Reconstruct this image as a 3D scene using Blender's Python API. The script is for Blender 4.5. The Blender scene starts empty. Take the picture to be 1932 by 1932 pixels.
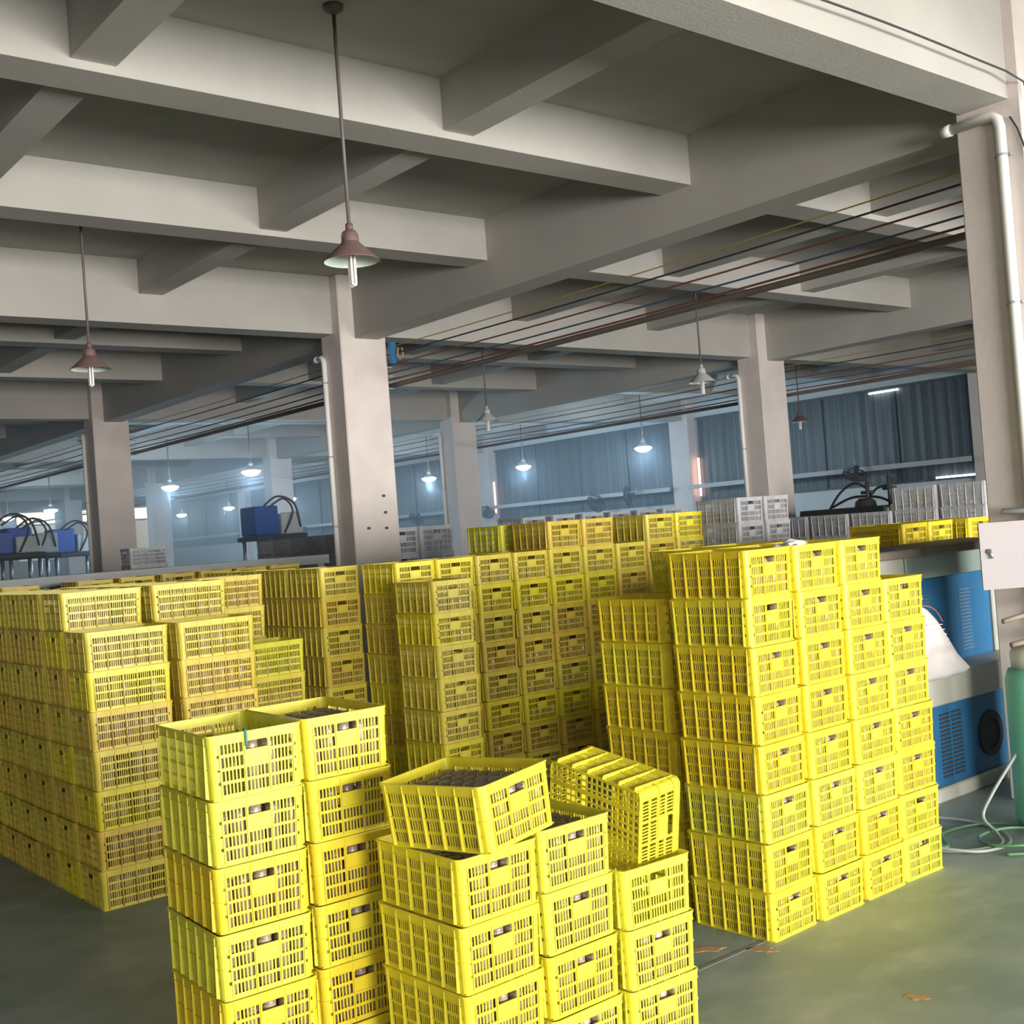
import bpy, math, random
from mathutils import Vector, Matrix
random.seed(7)
C = bpy.context.scene.collection
PI = math.pi

# ------------------------------------------------------------ camera, world, light, exposure
def cam_axes():
    y, t, r = .8871, .0167, -.0749
    F = Vector((math.cos(y)*math.cos(t), math.sin(y)*math.cos(t), math.sin(t)))
    R = Vector((math.sin(y), -math.cos(y), 0)); U = R.cross(F)
    c, s = math.cos(r), math.sin(r)
    return R*c + U*s, U*c - R*s, F
R_, U_, F_ = cam_axes()
cd = bpy.data.cameras.new('camera'); cam = bpy.data.objects.new('camera', cd); C.objects.link(cam)
cd.sensor_width = 36; cd.lens = 36*2210.9/1932; cd.clip_end = 200
cam.matrix_world = Matrix(((R_.x, U_.x, -F_.x, 0), (R_.y, U_.y, -F_.y, 0), (R_.z, U_.z, -F_.z, 1.9), (0, 0, 0, 1)))
S = bpy.context.scene; S.camera = cam
S.view_settings.view_transform = 'Standard'; S.view_settings.look = 'None'
S.view_settings.gamma = 1; S.view_settings.use_curve_mapping = False
S.view_settings.exposure = 0.1
W = bpy.data.worlds.new('overcast'); S.world = W; W.use_nodes = True
W.node_tree.nodes['Background'].inputs[0].default_value = (.75, .85, 1, 1)
W.node_tree.nodes['Background'].inputs[1].default_value = .18
def area(name, loc, rot, sx, sy, e, col):
    d = bpy.data.lights.new(name, 'AREA'); d.shape = 'RECTANGLE'; d.size = sx; d.size_y = sy; d.energy = e; d.color = col
    o = bpy.data.objects.new(name, d); C.objects.link(o); o.location = loc; o.rotation_euler = rot; return o
# daylight coming through the wide loading door in the wall behind the camera
area('door_daylight', (5.6, -10.5, 1.7), (PI/2, 0, 0), 17, 3.3, 6500, (1, .98, .94))
area('high_window_daylight', (-4.2, -4.8, 3.35), (PI/2, 0, 0), 4.6, 1.3, 170, (1, .97, .92))
area('left_fill_light', (-7.8, 2.4, 3.5), (PI/2, 0, -PI/2), 5.5, .9, 25, (1, .95, .90))  # added fill for the left-facing sides, from no known window

# ------------------------------------------------------------ helpers
def tag(o, label=None, cat=None, group=None, kind=None):
    if label: o['label'] = label
    if cat: o['category'] = cat
    if group: o['group'] = group
    if kind: o['kind'] = kind
    return o
def empty(name, loc, rz=0):
    o = bpy.data.objects.new(name, None); o.empty_display_size = .1; C.objects.link(o)
    o.location = loc; o.rotation_euler = (0, 0, rz); return o
class MB:
    def __init__(s): s.v = []; s.f = []
    def quadbox(s, p):      # 8 points: bottom ring 0-3, top ring 4-7
        n = len(s.v); s.v += [tuple(q) for q in p]
        for f in ((3,2,1,0),(4,5,6,7),(0,1,5,4),(1,2,6,5),(2,3,7,6),(3,0,4,7)): s.f.append(tuple(n+i for i in f))
        return s
    def box(s, x0, x1, y0, y1, z0, z1):
        s.quadbox([(x0,y0,z0),(x1,y0,z0),(x1,y1,z0),(x0,y1,z0),(x0,y0,z1),(x1,y0,z1),(x1,y1,z1),(x0,y1,z1)]); return s
    def bevbox(s, x0, x1, y0, y1, z0, z1, b=.01):   # box with chamfered edges in all directions
        n = len(s.v)
        L = [(z0, b), (z0+b, 0), (z1-b, 0), (z1, b)]
        for z, i in L:
            a0, a1, c0, c1 = x0+i, x1-i, y0+i, y1-i
            s.v += [(a0+b,c0,z),(a1-b,c0,z),(a1,c0+b,z),(a1,c1-b,z),(a1-b,c1,z),(a0+b,c1,z),(a0,c1-b,z),(a0,c0+b,z)]
        for k in range(3):
            for i in range(8):
                j = (i+1) % 8; s.f.append((n+k*8+i, n+k*8+j, n+k*8+8+j, n+k*8+8+i))
        s.f.append(tuple(n+7-i for i in range(8))); s.f.append(tuple(n+24+i for i in range(8))); return s
    def tube(s, pts, r, seg=8, caps=True):
        pts = [Vector(p) for p in pts]; n0 = len(s.v); up = Vector((0, 0, 1)); N = len(pts)
        d = (pts[1]-pts[0]).normalized(); a = d.cross(up)
        if a.length < 1e-3: a = d.cross(Vector((1, 0, 0)))
        a.normalize()
        for i, p in enumerate(pts):
            d = (pts[min(i+1, N-1)]-pts[max(i-1, 0)]).normalized()
            a = (a - d*a.dot(d)).normalized(); b = d.cross(a)
            rr = r[i] if isinstance(r, (list, tuple)) else r
            for k in range(seg):
                t = 2*PI*k/seg; s.v.append(tuple(p + a*rr*math.cos(t) + b*rr*math.sin(t)))
        for i in range(N-1):
            for k in range(seg):
                j = (k+1) % seg; s.f.append((n0+i*seg+k, n0+i*seg+j, n0+(i+1)*seg+j, n0+(i+1)*seg+k))
        if caps:
            s.f.append(tuple(n0+seg-1-k for k in range(seg))); s.f.append(tuple(n0+(N-1)*seg+k for k in range(seg)))
        return s
    def lathe(s, prof, c=(0, 0, 0), seg=24):
        n0 = len(s.v)
        for r, z in prof:
            for k in range(seg):
                t = 2*PI*k/seg; s.v.append((c[0]+r*math.cos(t), c[1]+r*math.sin(t), c[2]+z))
        for i in range(len(prof)-1):
            for k in range(seg):
                j = (k+1) % seg; s.f.append((n0+i*seg+k, n0+i*seg+j, n0+(i+1)*seg+j, n0+(i+1)*seg+k))
        return s
    def ring(s, hx, hy, r, z0, z1, th, seg=4):      # rounded rectangular hoop, outer half sizes hx, hy
        n0 = len(s.v); P = []
        for (sx, sy, a0) in ((1, 1, 0), (-1, 1, PI/2), (-1, -1, PI), (1, -1, 1.5*PI)):
            for k in range(seg+1):
                a = a0 + PI/2*k/seg; P.append((sx*(hx-r), sy*(hy-r), math.cos(a), math.sin(a)))
        N = len(P)
        for z, rr in ((z0, r), (z1, r), (z1, r-th), (z0, r-th)):
            for (cx, cy, ca, sa) in P: s.v.append((cx+rr*ca, cy+rr*sa, z))
        for q in range(4):
            q2 = (q+1) % 4
            for k in range(N):
                j = (k+1) % N; s.f.append((n0+q*N+k, n0+q*N+j, n0+q2*N+j, n0+q2*N+k))
        return s
    def xf(s, fn): s.v = [tuple(fn(*p)) for p in s.v]; return s
    def mesh(s, name, m, smooth=False):
        me = bpy.data.meshes.new(name); me.from_pydata(s.v, [], s.f); me.materials.append(m)
        if smooth:
            for p in me.polygons: p.use_smooth = True
        me.update(); return me
    def build(s, name, m, parent=None, smooth=False):
        o = bpy.data.objects.new(name, s.mesh(name, m, smooth)); C.objects.link(o)
        if parent: o.parent = parent
        return o
def struct(name, mb, m): return tag(mb.build(name, m), kind='structure')

# ------------------------------------------------------------ materials
def mat(name, col, rough=.6, noise=0, nscale=4, col2=None, metal=0, bump=0, bscale=60, emit=None, es=0, detail=6):
    m = bpy.data.materials.new(name); m.use_nodes = True; nt = m.node_tree; b = nt.nodes['Principled BSDF']
    b.inputs['Base Color'].default_value = (*col, 1); b.inputs['Roughness'].default_value = rough; b.inputs['Metallic'].default_value = metal
    if noise or bump:
        g = nt.nodes.new('ShaderNodeNewGeometry')
    if noise:
        n = nt.nodes.new('ShaderNodeTexNoise'); n.inputs['Scale'].default_value = nscale; n.inputs['Detail'].default_value = detail
        nt.links.new(g.outputs['Position'], n.inputs['Vector'])
        r = nt.nodes.new('ShaderNodeValToRGB'); r.color_ramp.elements[0].position = .35; r.color_ramp.elements[1].position = .68
        c2 = col2 or tuple(c*(1-noise) for c in col)
        r.color_ramp.elements[0].color = (*c2, 1); r.color_ramp.elements[1].color = (*col, 1)
        nt.links.new(n.outputs['Fac'], r.inputs['Fac']); nt.links.new(r.outputs['Color'], b.inputs['Base Color'])
    if bump:
        n2 = nt.nodes.new('ShaderNodeTexNoise'); n2.inputs['Scale'].default_value = bscale; nt.links.new(g.outputs['Position'], n2.inputs['Vector'])
        bp = nt.nodes.new('ShaderNodeBump'); bp.inputs['Strength'].default_value = bump; bp.inputs['Distance'].default_value = .01
        nt.links.new(n2.outputs['Fac'], bp.inputs['Height']); nt.links.new(bp.outputs['Normal'], b.inputs['Normal'])
    if emit:
        b.inputs['Emission Color'].default_value = (*emit, 1); b.inputs['Emission Strength'].default_value = es
    return m
def plastic(name, trans=.25):
    m = bpy.data.materials.new(name); m.use_nodes = True; nt = m.node_tree; b = nt.nodes['Principled BSDF']; out = nt.nodes['Material Output']
    oi = nt.nodes.new('ShaderNodeObjectInfo'); b.inputs['Roughness'].default_value = .38
    n = nt.nodes.new('ShaderNodeTexNoise'); n.inputs['Scale'].default_value = 9
    tc = nt.nodes.new('ShaderNodeTexCoord'); nt.links.new(tc.outputs['Object'], n.inputs['Vector'])
    mx = nt.nodes.new('ShaderNodeMix'); mx.data_type = 'RGBA'; mx.blend_type = 'MULTIPLY'
    rmp = nt.nodes.new('ShaderNodeMapRange'); rmp.inputs['From Min'].default_value = .3; rmp.inputs['From Max'].default_value = .7; rmp.inputs['To Min'].default_value = .82; rmp.inputs['To Max'].default_value = 1
    nt.links.new(n.outputs['Fac'], rmp.inputs['Value'])
    mx.inputs['Factor'].default_value = 1
    nt.links.new(oi.outputs['Color'], mx.inputs['A']); nt.links.new(rmp.outputs['Result'], mx.inputs['B'])
    nt.links.new(mx.outputs['Result'], b.inputs['Base Color'])
    tr = nt.nodes.new('ShaderNodeBsdfTranslucent'); nt.links.new(mx.outputs['Result'], tr.inputs['Color'])
    ms = nt.nodes.new('ShaderNodeMixShader'); ms.inputs['Fac'].default_value = trans
    nt.links.new(b.outputs[0], ms.inputs[1]); nt.links.new(tr.outputs[0], ms.inputs[2]); nt.links.new(ms.outputs[0], out.inputs['Surface'])
    return m
M = dict(
 conduit=mat('conduit_brown', (.15, .125, .105), .6, .15, 6), rodm=mat('rod_grey', (.13, .11, .10), .5),
 paint=mat('ceiling_paint', (.46, .435, .395), .85, .10, 1.3, bump=.15),
 slab=mat('slab_paint', (.45, .44, .39), .9, .12, 2, bump=.2),
 column=mat('column_plaster', (.74, .655, .61), .85, .12, 2.2, bump=.25, bscale=25),
 wallp=mat('wall_paint', (.62, .66, .66), .85, .08, 1),
 dark=mat('dark_metal', (.05, .05, .055), .5), steel=mat('steel', (.55, .56, .58), .35, metal=.8),
 greysteel=mat('grey_steel', (.36, .38, .38), .6, .1, 3), white=mat('white_pvc', (.78, .76, .72), .4, .05, 5),
 shade=mat('oxide_enamel', (.17, .105, .098), .5, .15, 9), shadein=mat('shade_lining', (.62, .70, .64), .4),
 shadegrey=mat('grey_enamel', (.45, .46, .47), .5), tubeoff=mat('unlit_tube', (.85, .80, .76), .25),
 bloombowl=mat('lit_bloom_bowl', (.9, .95, 1), .3, emit=(.66, .84, 1), es=90),
 blue=mat('machine_blue', (.03, .17, .36), .4, .2, 2), dblue=mat('deep_blue', (.02, .09, .45), .4, .15, 3),
 cream=mat('machine_cream', (.50, .50, .42), .5, .15, 3), greengrey=mat('machine_grey_green', (.33, .42, .37), .45, .1, 2),
 panel=mat('door_panel', (.25, .215, .215), .5, .04, 4), green=mat('tank_green', (.12, .42, .28), .5), hose=mat('grey_hose', (.26, .29, .26), .45),
 ghose=mat('green_hose', (.07, .17, .08), .4), brown=mat('brown_hose', (.22, .18, .13), .6), black=mat('black_rubber', (.03, .032, .03), .6),
 bag=mat('woven_sack', (.56, .52, .50), .7, .12, 9, bump=.6, bscale=16), pink=mat('sack_print', (.75, .5, .47), .7), rag=mat('rag', (.85, .84, .82), .9),
 orange=mat('orange_paint', (.50, .29, .14), .7, .15, 30), wood=mat('pallet_wood', (.30, .22, .12), .8, .25, 8),
 daylight=mat('daylight_gap', (1, .8, .7), .5, emit=(1, .55, .40), es=6), dayw=mat('daylight_white', (1, 1, 1), .5, emit=(.9, .96, 1), es=5),
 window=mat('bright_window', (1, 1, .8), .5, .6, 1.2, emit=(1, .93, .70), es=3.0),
 jar=mat('jar_glass', (.42, .31, .21), .16, .30, 14), jarlid=mat('jar_top', (.25, .19, .135), .35, .3, 30),
 wy=mat('yellow_cable', (.42, .33, .06), .6), wr=mat('red_cable', (.18, .07, .05), .6), wb=mat('blue_cable', (.06, .09, .16), .6), wk=mat('black_cable', (.04, .04, .04), .6),
 teal=mat('teal_string', (.06, .22, .18), .7), red=mat('red_string', (.45, .12, .09), .6),
 crate=plastic('crate_plastic', .14), wcrate=plastic('white_crate_plastic', .45))
# corrugated translucent-looking shutter sheet
m = M['shutter'] = bpy.data.materials.new('shutter_sheet'); m.use_nodes = True; nt = m.node_tree; b = nt.nodes['Principled BSDF']
g = nt.nodes.new('ShaderNodeNewGeometry'); mp = nt.nodes.new('ShaderNodeMapping'); mp.inputs['Scale'].default_value = (1, 11, .05)
n = nt.nodes.new('ShaderNodeTexNoise'); n.inputs['Scale'].default_value = 1.6; n.inputs['Detail'].default_value = 4
r = nt.nodes.new('ShaderNodeValToRGB'); r.color_ramp.elements[0].color = (.065, .08, .09, 1); r.color_ramp.elements[1].color = (.15, .18, .19, 1); r.color_ramp.elements[0].position = .42; r.color_ramp.elements[1].position = .75
nt.links.new(g.outputs['Position'], mp.inputs['Vector']); nt.links.new(mp.outputs[0], n.inputs['Vector']); nt.links.new(n.outputs['Fac'], r.inputs['Fac']); nt.links.new(r.outputs[0], b.inputs['Base Color']); b.inputs['Roughness'].default_value = .45
# worn green floor coating
m = M['floor'] = bpy.data.materials.new('floor_coating'); m.use_nodes = True; nt = m.node_tree; b = nt.nodes['Principled BSDF']
g = nt.nodes.new('ShaderNodeNewGeometry')
def nz(scale, det, stretch=None):
    n = nt.nodes.new('ShaderNodeTexNoise'); n.inputs['Scale'].default_value = scale; n.inputs['Detail'].default_value = det
    if stretch:
        mp = nt.nodes.new('ShaderNodeMapping'); mp.inputs['Scale'].default_value = stretch; mp.inputs['Rotation'].default_value = (0, 0, .5)
        nt.links.new(g.outputs['Position'], mp.inputs['Vector']); nt.links.new(mp.outputs[0], n.inputs['Vector'])
    else: nt.links.new(g.outputs['Position'], n.inputs['Vector'])
    return n
n1 = nz(1.3, 8); r1 = nt.nodes.new('ShaderNodeValToRGB'); r1.color_ramp.elements[0].position = .35; r1.color_ramp.elements[1].position = .7
r1.color_ramp.elements[0].color = (.19, .25, .22, 1); r1.color_ramp.elements[1].color = (.33, .37, .34, 1)
n2 = nz(3.2, 10, (1, 1.5, 1)); r2 = nt.nodes.new('ShaderNodeValToRGB'); r2.color_ramp.elements[0].position = .5; r2.color_ramp.elements[1].position = .72
r2.color_ramp.elements[0].color = (0, 0, 0, 1); r2.color_ramp.elements[1].color = (.38, .38, .38, 1)
mx = nt.nodes.new('ShaderNodeMix'); mx.data_type = 'RGBA'; mx.inputs['B'].default_value = (.46, .48, .46, 1)
nt.links.new(n1.outputs['Fac'], r1.inputs['Fac']); nt.links.new(n2.outputs['Fac'], r2.inputs['Fac']); nt.links.new(r2.outputs[0], mx.inputs['Factor']); nt.links.new(r1.outputs[0], mx.inputs['A']); nt.links.new(mx.outputs['Result'], b.inputs['Base Color'])
b.inputs['Roughness'].default_value = .5; b.inputs['Specular IOR Level'].default_value = .35
bp = nt.nodes.new('ShaderNodeBump'); bp.inputs['Strength'].default_value = .12; nt.links.new(n2.outputs['Fac'], bp.inputs['Height']); nt.links.new(bp.outputs[0], b.inputs['Normal'])

# ------------------------------------------------------------ building shell
X0, X1, Y0, Y1 = -7.6, 21.6, -4.6, 52.0
ZS, ZG, ZB, ZM, ZV = 4.952, 4.226, 4.548, 4.295, 4.600
struct('floor', MB().box(X0-.3, X1+.6, Y0-.3, Y1+.3, -.2, 0), M['floor'])
struct('ceiling', MB().box(X0-.3, X1+.6, Y0-.3, Y1+.3, ZS, ZS+.2), M['slab'])
struct('wall_left', MB().box(X0-.15, X0, Y0-.3, Y1+.3, 0, 3.02).box(X0-.15, X0, Y0-.3, Y1+.3, 3.98, ZS).box(X0-.15, X0, Y0-.3, -.4, 3.02, 3.98).box(X0-.15, X0, 5.2, Y1+.3, 3.02, 3.98), mat('low_bounce_wall', (.16, .16, .15), .9, .2, 2))  # unseen wall, dark to cut bounce; slot cut for the added fill light
wf = MB(); wf.box(X0, -1.2, Y0-.1, Y0, 0, 2.65); wf.box(X0, -1.2, Y0-.1, Y0, 4.05, ZS); wf.box(X0, -6.6, Y0-.1, Y0, 2.65, 4.05); wf.box(-1.8, -1.2, Y0-.1, Y0, 2.65, 4.05); wf.box(11.6, X1, Y0-.1, Y0, 0, ZS)
wf.box(-1.2, 11.6, Y0-.1, Y0, 3.3, ZS)
struct('wall_front', wf, M['wallp'])
wb = MB(); wb.box(X0, X1, Y1, Y1+.2, 0, 2.2); wb.box(X0, X1, Y1, Y1+.2, 4.25, ZS); wb.box(X0, 9.6, Y1, Y1+.2, 2.2, 4.25); wb.box(9.6, X1, Y1+.02, Y1+.1, 3.68, 3.76)
for x in (12.0, 14.4, 16.8, 19.2): wb.box(x, x+.3, Y1, Y1+.2, 2.2, 4.25)
struct('wall_back', wb, M['wallp'])
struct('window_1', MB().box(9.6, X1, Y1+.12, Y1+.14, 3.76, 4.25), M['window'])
struct('window_0', MB().box(9.6, X1, Y1+.12, Y1+.14, 2.2, 3.68), mat('wall_glow', (.6, .62, .5), .6, .4, .8, emit=(.8, .84, .66), es=.55))  # self-glowing panel standing in for the pale lit wall below the window band
# right wall: low painted wall, high band, shutters between the wall columns
wr = MB(); wr.box(X1, X1+.2, Y0, Y1, 0, 2.3); wr.box(X1, X1+.2, Y0, Y1, 4.32, ZS)
struct('wall_right', wr, M['wallp'])
COLY = [3.39+7.95*k for k in range(-1, 7)]
COLX = [-.44, 6.94, 14.31]
def shutter(n, y0, y1):
    mb = MB(); k = int((y1-y0)/.12); st = (y1-y0)/k
    n0 = 0
    for i in range(k+1):
        y = y0+i*st; dx = .008*(i % 2)
        mb.v += [(X1+.05+dx, y, 2.3), (X1+.05+dx, y, 4.32)]
    for i in range(k): mb.f.append((2*i, 2*i+2, 2*i+3, 2*i+1))
    for i in range(k+1):
        x, y, z = mb.v[2*i]; mb.v += [(x+.006, y, 2.3), (x+.006, y, 4.32)]
    q = 2*(k+1)
    for i in range(k): mb.f.append((q+2*i, q+2*i+1, q+2*i+3, q+2*i+2))
    for i in range(1, 4):
        yy = y0+(y1-y0)*i/4; mb.box(X1+.02, X1+.05, yy-.02, yy+.02, 2.3, 4.32)
    mb.box(X1-.02, X1+.02, y0, y1, 2.28, 2.32); mb.box(X1-.02, X1+.03, y0, y1, 4.28, 4.33)
    struct('window_%d' % n, mb, M['shutter'])
wn = 2
for i in range(len(COLY)-1):
    shutter(wn, COLY[i]+.58, COLY[i+1]-.1); wn += 1
# slivers of daylight at shutter edges
def gap(y0, y1, z0, z1, mm, nm):
    global wn
    struct('window_%d' % wn, MB().box(X1-.03, X1+.0, y0, y1, z0, z1), mm); wn += 1
gap(19.16, 19.20, 2.42, 3.35, M['daylight'], ''); gap(27.22, 27.28, 2.5, 3.4, M['daylight'], '')
gap(11.95, 12.9, 2.325, 2.36, M['dayw'], ''); gap(13.6, 14.3, 4.22, 4.255, M['dayw'], '')
# columns
def column(x, y, w=.61, d=.43, zt=ZS):
    mb = MB(); mb.bevbox(x, x+w, y, y+d, 0, zt, .012); struct('column', mb, M['column'])
for y in COLY:
    for x in COLX: column(x, y)
    column(X1-.2, y, .3, .62)
# beams
tn = 1
def trim(mb, m=M['paint']):
    global tn
    struct('trim_%d' % tn, mb, m); tn += 1
xs_g = [-7.47+7.377*k for k in range(0, 4)]
for xg in xs_g: trim(MB().box(xg-.154, xg+.154, Y0, Y1, ZG, ZS))
for xg in xs_g:
    for k in (1, 2):
        xv = xg + 7.377*k/3
        if xv < X1: trim(MB().box(xv-.125, xv+.125, Y0, Y1, ZV, ZS))
yb = 11.655
for j in range(-2, 6):
    y = yb + 7.95*j - (.08 if j == -1 else 0)
    if Y0 < y < Y1: trim(MB().box(X0, X1, y-.155, y+.155, ZM, ZS))
    for k in (1, 2):
        yy = yb + 7.95*j + 7.95*k/3
        if Y0 < yy < Y1: trim(MB().box(X0, X1, yy-.165, yy+.145, ZB+.002, ZS))
# joint line in the floor slab
struct('trim_%d' % tn, MB().quadbox([(3.0, 3.44, 0), (4.15, 3.44, 0), (4.15, 3.465, 0), (3.0, 3.465, 0), (3.0, 3.44, .0015), (4.15, 3.44, .0015), (4.15, 3.465, .0015), (3.0, 3.465, .0015)]), mat('joint_grey', (.20, .22, .20), .8)); tn += 1

# ------------------------------------------------------------ plastic crates
CW, CL, CH = .345, .4825, .2174
H = CH-.0006
def taper(x, y, z):
    k = 1-z/H
    return (x*(1-.042*k), y*(1-.030*k), z)
hx, hy = CW/2-.003, CL/2-.003
RC = .024; TH = .0032
ROWZ = []
zz = .080*H
rh = (.85-.080-3*.05)/4*H
for i in range(4): ROWZ.append((zz, zz+rh)); zz += rh+.05*H
def side(mb, horiz, half, npan, nslot, skip=None):
    # vertical bars between slots on the two opposite walls; horiz=True: walls at +-hy running along x
    a = half-.034; pw = 2*a/npan
    for sgn in (-1, 1):
        o = (hy if horiz else hx)*sgn; i = o-TH*sgn; lo, hi = min(o, i), max(o, i)
        for p in range(npan):
            s0 = -a+p*pw; nb = nslot
            sw = (pw-.006)/(nb*1.62+.62); bw = sw*.62
            for r, (z0, z1) in enumerate(ROWZ):
                if skip and p == skip and r >= 2: continue
                q = s0
                bars = [(s0, s0+.003+bw*.5)] + [(s0+.003+bw*.81+sw*k+bw*(k-1)+.0, s0+.003+bw*.81+sw*k+bw*k) for k in range(1, nb)] + [(s0+pw-.003-bw*.5, s0+pw)]
                for b0, b1 in bars:
                    if horiz: mb.box(b0, b1, lo, hi, z0, z1)
                    else: mb.box(lo, hi, b0, b1, z0, z1)
def crate_parts():
    body = MB()
    body.ring(hx, hy, RC, 0, ROWZ[0][0], TH)
    for k in range(3): body.ring(hx, hy, RC, ROWZ[k][1], ROWZ[k+1][0], TH)
    side(body, True, hx, 3, 6, 1); side(body, False, hy, 5, 6)
    # rounded corner posts
    n0 = len(body.v)
    for (sx, sy) in ((1, 1), (-1, 1), (-1, -1), (1, -1)):
        for sg in range(2):
            pass
        P = [(hx, hy-.036)] + [(hx-RC+RC*math.cos(PI/2*k/4), hy-RC+RC*math.sin(PI/2*k/4)) for k in range(5)] + [(hx-.036, hy)]
        I = [(hx-TH, hy-.036)] + [(hx-RC+(RC-TH)*math.cos(PI/2*k/4), hy-RC+(RC-TH)*math.sin(PI/2*k/4)) for k in range(5)] + [(hx-.036, hy-TH)]
        n = len(body.v)
        for z in (ROWZ[0][0], ROWZ[3][1]):
            for L in (P, I):
                for (x, y) in L: body.v.append((x*sx, y*sy, z))
        k7 = 7
        for k in range(6):
            body.f.append((n+k, n+k+1, n+14+k+1, n+14+k)); body.f.append((n+7+k+1, n+7+k, n+21+k, n+21+k+1))
        body.f.append((n, n+14, n+21, n+7)); body.f.append((n+6, n+13, n+27, n+20))
    # fins on the long sides and short sides, plus thin level ledges
    a = hy-.034; pw = 2*a/5
    for s in (-1, 1):
        for p in range(6):
            y = -a+p*pw
            body.quadbox([(s*hx, y-.0022, .004), (s*(hx+.0130), y-.0016, .010), (s*(hx+.0130), y+.0016, .010), (s*hx, y+.0022, .004),
                          (s*hx, y-.0022, .985*H), (s*(hx+.0045), y-.0018, .97*H), (s*(hx+.0045), y+.0018, .97*H), (s*hx, y+.0022, .985*H)])
    a = hx-.034; pw = 2*a/3
    for s in (-1, 1):
        for p in range(4):
            x = -a+p*pw
            body.quadbox([(x-.0022, s*hy, .004), (x+.0022, s*hy, .004), (x+.0022, s*(hy+.0045), .012), (x-.0022, s*(hy+.0045), .012),
                          (x-.0022, s*hy, .985*H), (x+.0022, s*hy, .985*H), (x+.0022, s*(hy+.0038), .97*H), (x-.0022, s*(hy+.0038), .97*H)])
    body.ring(hx+.004, hy+.004, RC+.004, .475*H, .487*H, .005)
    # lattice floor
    for k in range(13):
        x = -hx+.006+(2*hx-.012)*k/12; body.box(x-.004, x+.004, -hy+.003, hy-.003, .002, .006)
    for k in range(18):
        y = -hy+.006+(2*hy-.012)*k/17; body.box(-hx+.003, hx-.003, y-.004, y+.004, .0025, .0065)
    for x in (-.09, 0, .09): body.box(x-.006, x+.006, -hy+.003, hy-.003, .0, .008)
    body.xf(taper)
    rim = MB()
    rim.ring(hx+.0015, hy+.0015, RC+.0015, .85*H, .985*H, TH+.001)
    rim.ring(hx+.0045, hy+.0045, RC+.0045, .972*H, H, .0075)
    rim.ring(hx+.0042, hy+.0042, RC+.0042, .845*H, .856*H, .005)
    rim.xf(taper)
    hp = MB(); a = hx-.034; pw = 2*a/3; x0, x1 = -pw/2+.002, pw/2-.002
    o = -hy; lo, hi = o-.0012, o+TH
    zt0, zt1 = .715*H, .865*H
    hp.box(x0, x1, lo, hi, ROWZ[2][0], zt0)
    hp.box(x0, x0+.003, lo, hi, zt0, zt1); hp.box(x1-.003, x1, lo, hi, zt0, zt1)
    for (xa, xb) in ((x0+.003, x0+.012), (x1-.003, x1-.012)):   # rounded upper corners of the hand hole
        n = len(hp.v); hp.v += [(xa, lo, zt1), (xb, lo, zt1), (xa, lo, zt1-.010), (xa, hi, zt1), (xb, hi, zt1), (xa, hi, zt1-.010)]
        hp.f += [(n, n+1, n+2), (n+3, n+5, n+4), (n+1, n+4, n+5, n+2)]
    hp.box(x0+.005, x1-.005, lo-.002, lo, zt0-.004, zt0)
    hp.xf(taper)
    hp2 = MB(); hp2.v = [(-x, -y, z) for x, y, z in hp.v]; hp2.f = list(hp.f)
    return body, rim, hp, hp2
BODY, RIM, HP, HP2 = crate_parts()
def crate_meshes(m, pre):
    whole = MB()
    for p in (BODY, RIM, HP, HP2):
        n = len(whole.v); whole.v += p.v; whole.f += [tuple(i+n for i in f) for f in p.f]
    return dict(body=BODY.mesh(pre+'body', m), rim=RIM.mesh(pre+'rim', m), h1=HP.mesh(pre+'hand_panel', m), h2=HP2.mesh(pre+'hand_panel_back', m), whole=whole.mesh(pre+'whole', m))
YM = crate_meshes(M['crate'], 'crate_'); WM = crate_meshes(M['wcrate'], 'pale_crate_')
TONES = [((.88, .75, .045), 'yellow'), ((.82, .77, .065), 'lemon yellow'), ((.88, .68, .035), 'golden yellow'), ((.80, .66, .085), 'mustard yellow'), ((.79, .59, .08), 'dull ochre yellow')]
def crate(loc, rot, label, group, detail=True, tone=0, white=False, cat='crate', jit=.03):
    ms = WM if white else YM
    col = (.80, .80, .82) if white else TONES[tone][0]
    k = 1+random.uniform(-jit, jit); col = (*(min(1, c*k) for c in col), 1)
    nm = 'pale_crate' if white else 'plastic_crate'
    if detail:
        o = bpy.data.objects.new(nm, None); C.objects.link(o); o.empty_display_size = .1
        for n, me in (('body', 'body'), ('rim', 'rim'), ('hand_panel', 'h1'), ('hand_panel', 'h2')):
            c = bpy.data.objects.new(n, ms[me]); C.objects.link(c); c.parent = o; c.color = col
    else:
        o = bpy.data.objects.new(nm, ms['whole']); C.objects.link(o); o.color = col
    o.location = loc; o.rotation_euler = rot
    return tag(o, label, cat, group)
ORD = ['top', 'second', 'third', 'fourth', 'fifth', 'sixth', 'seventh', 'eighth', 'ninth', 'tenth']
JARS = []      # (x, y, z, yaw) of jars for the single stuff mesh
hidden = []    # crates nobody sees, kept as one mass that carries the visible ones
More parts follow.
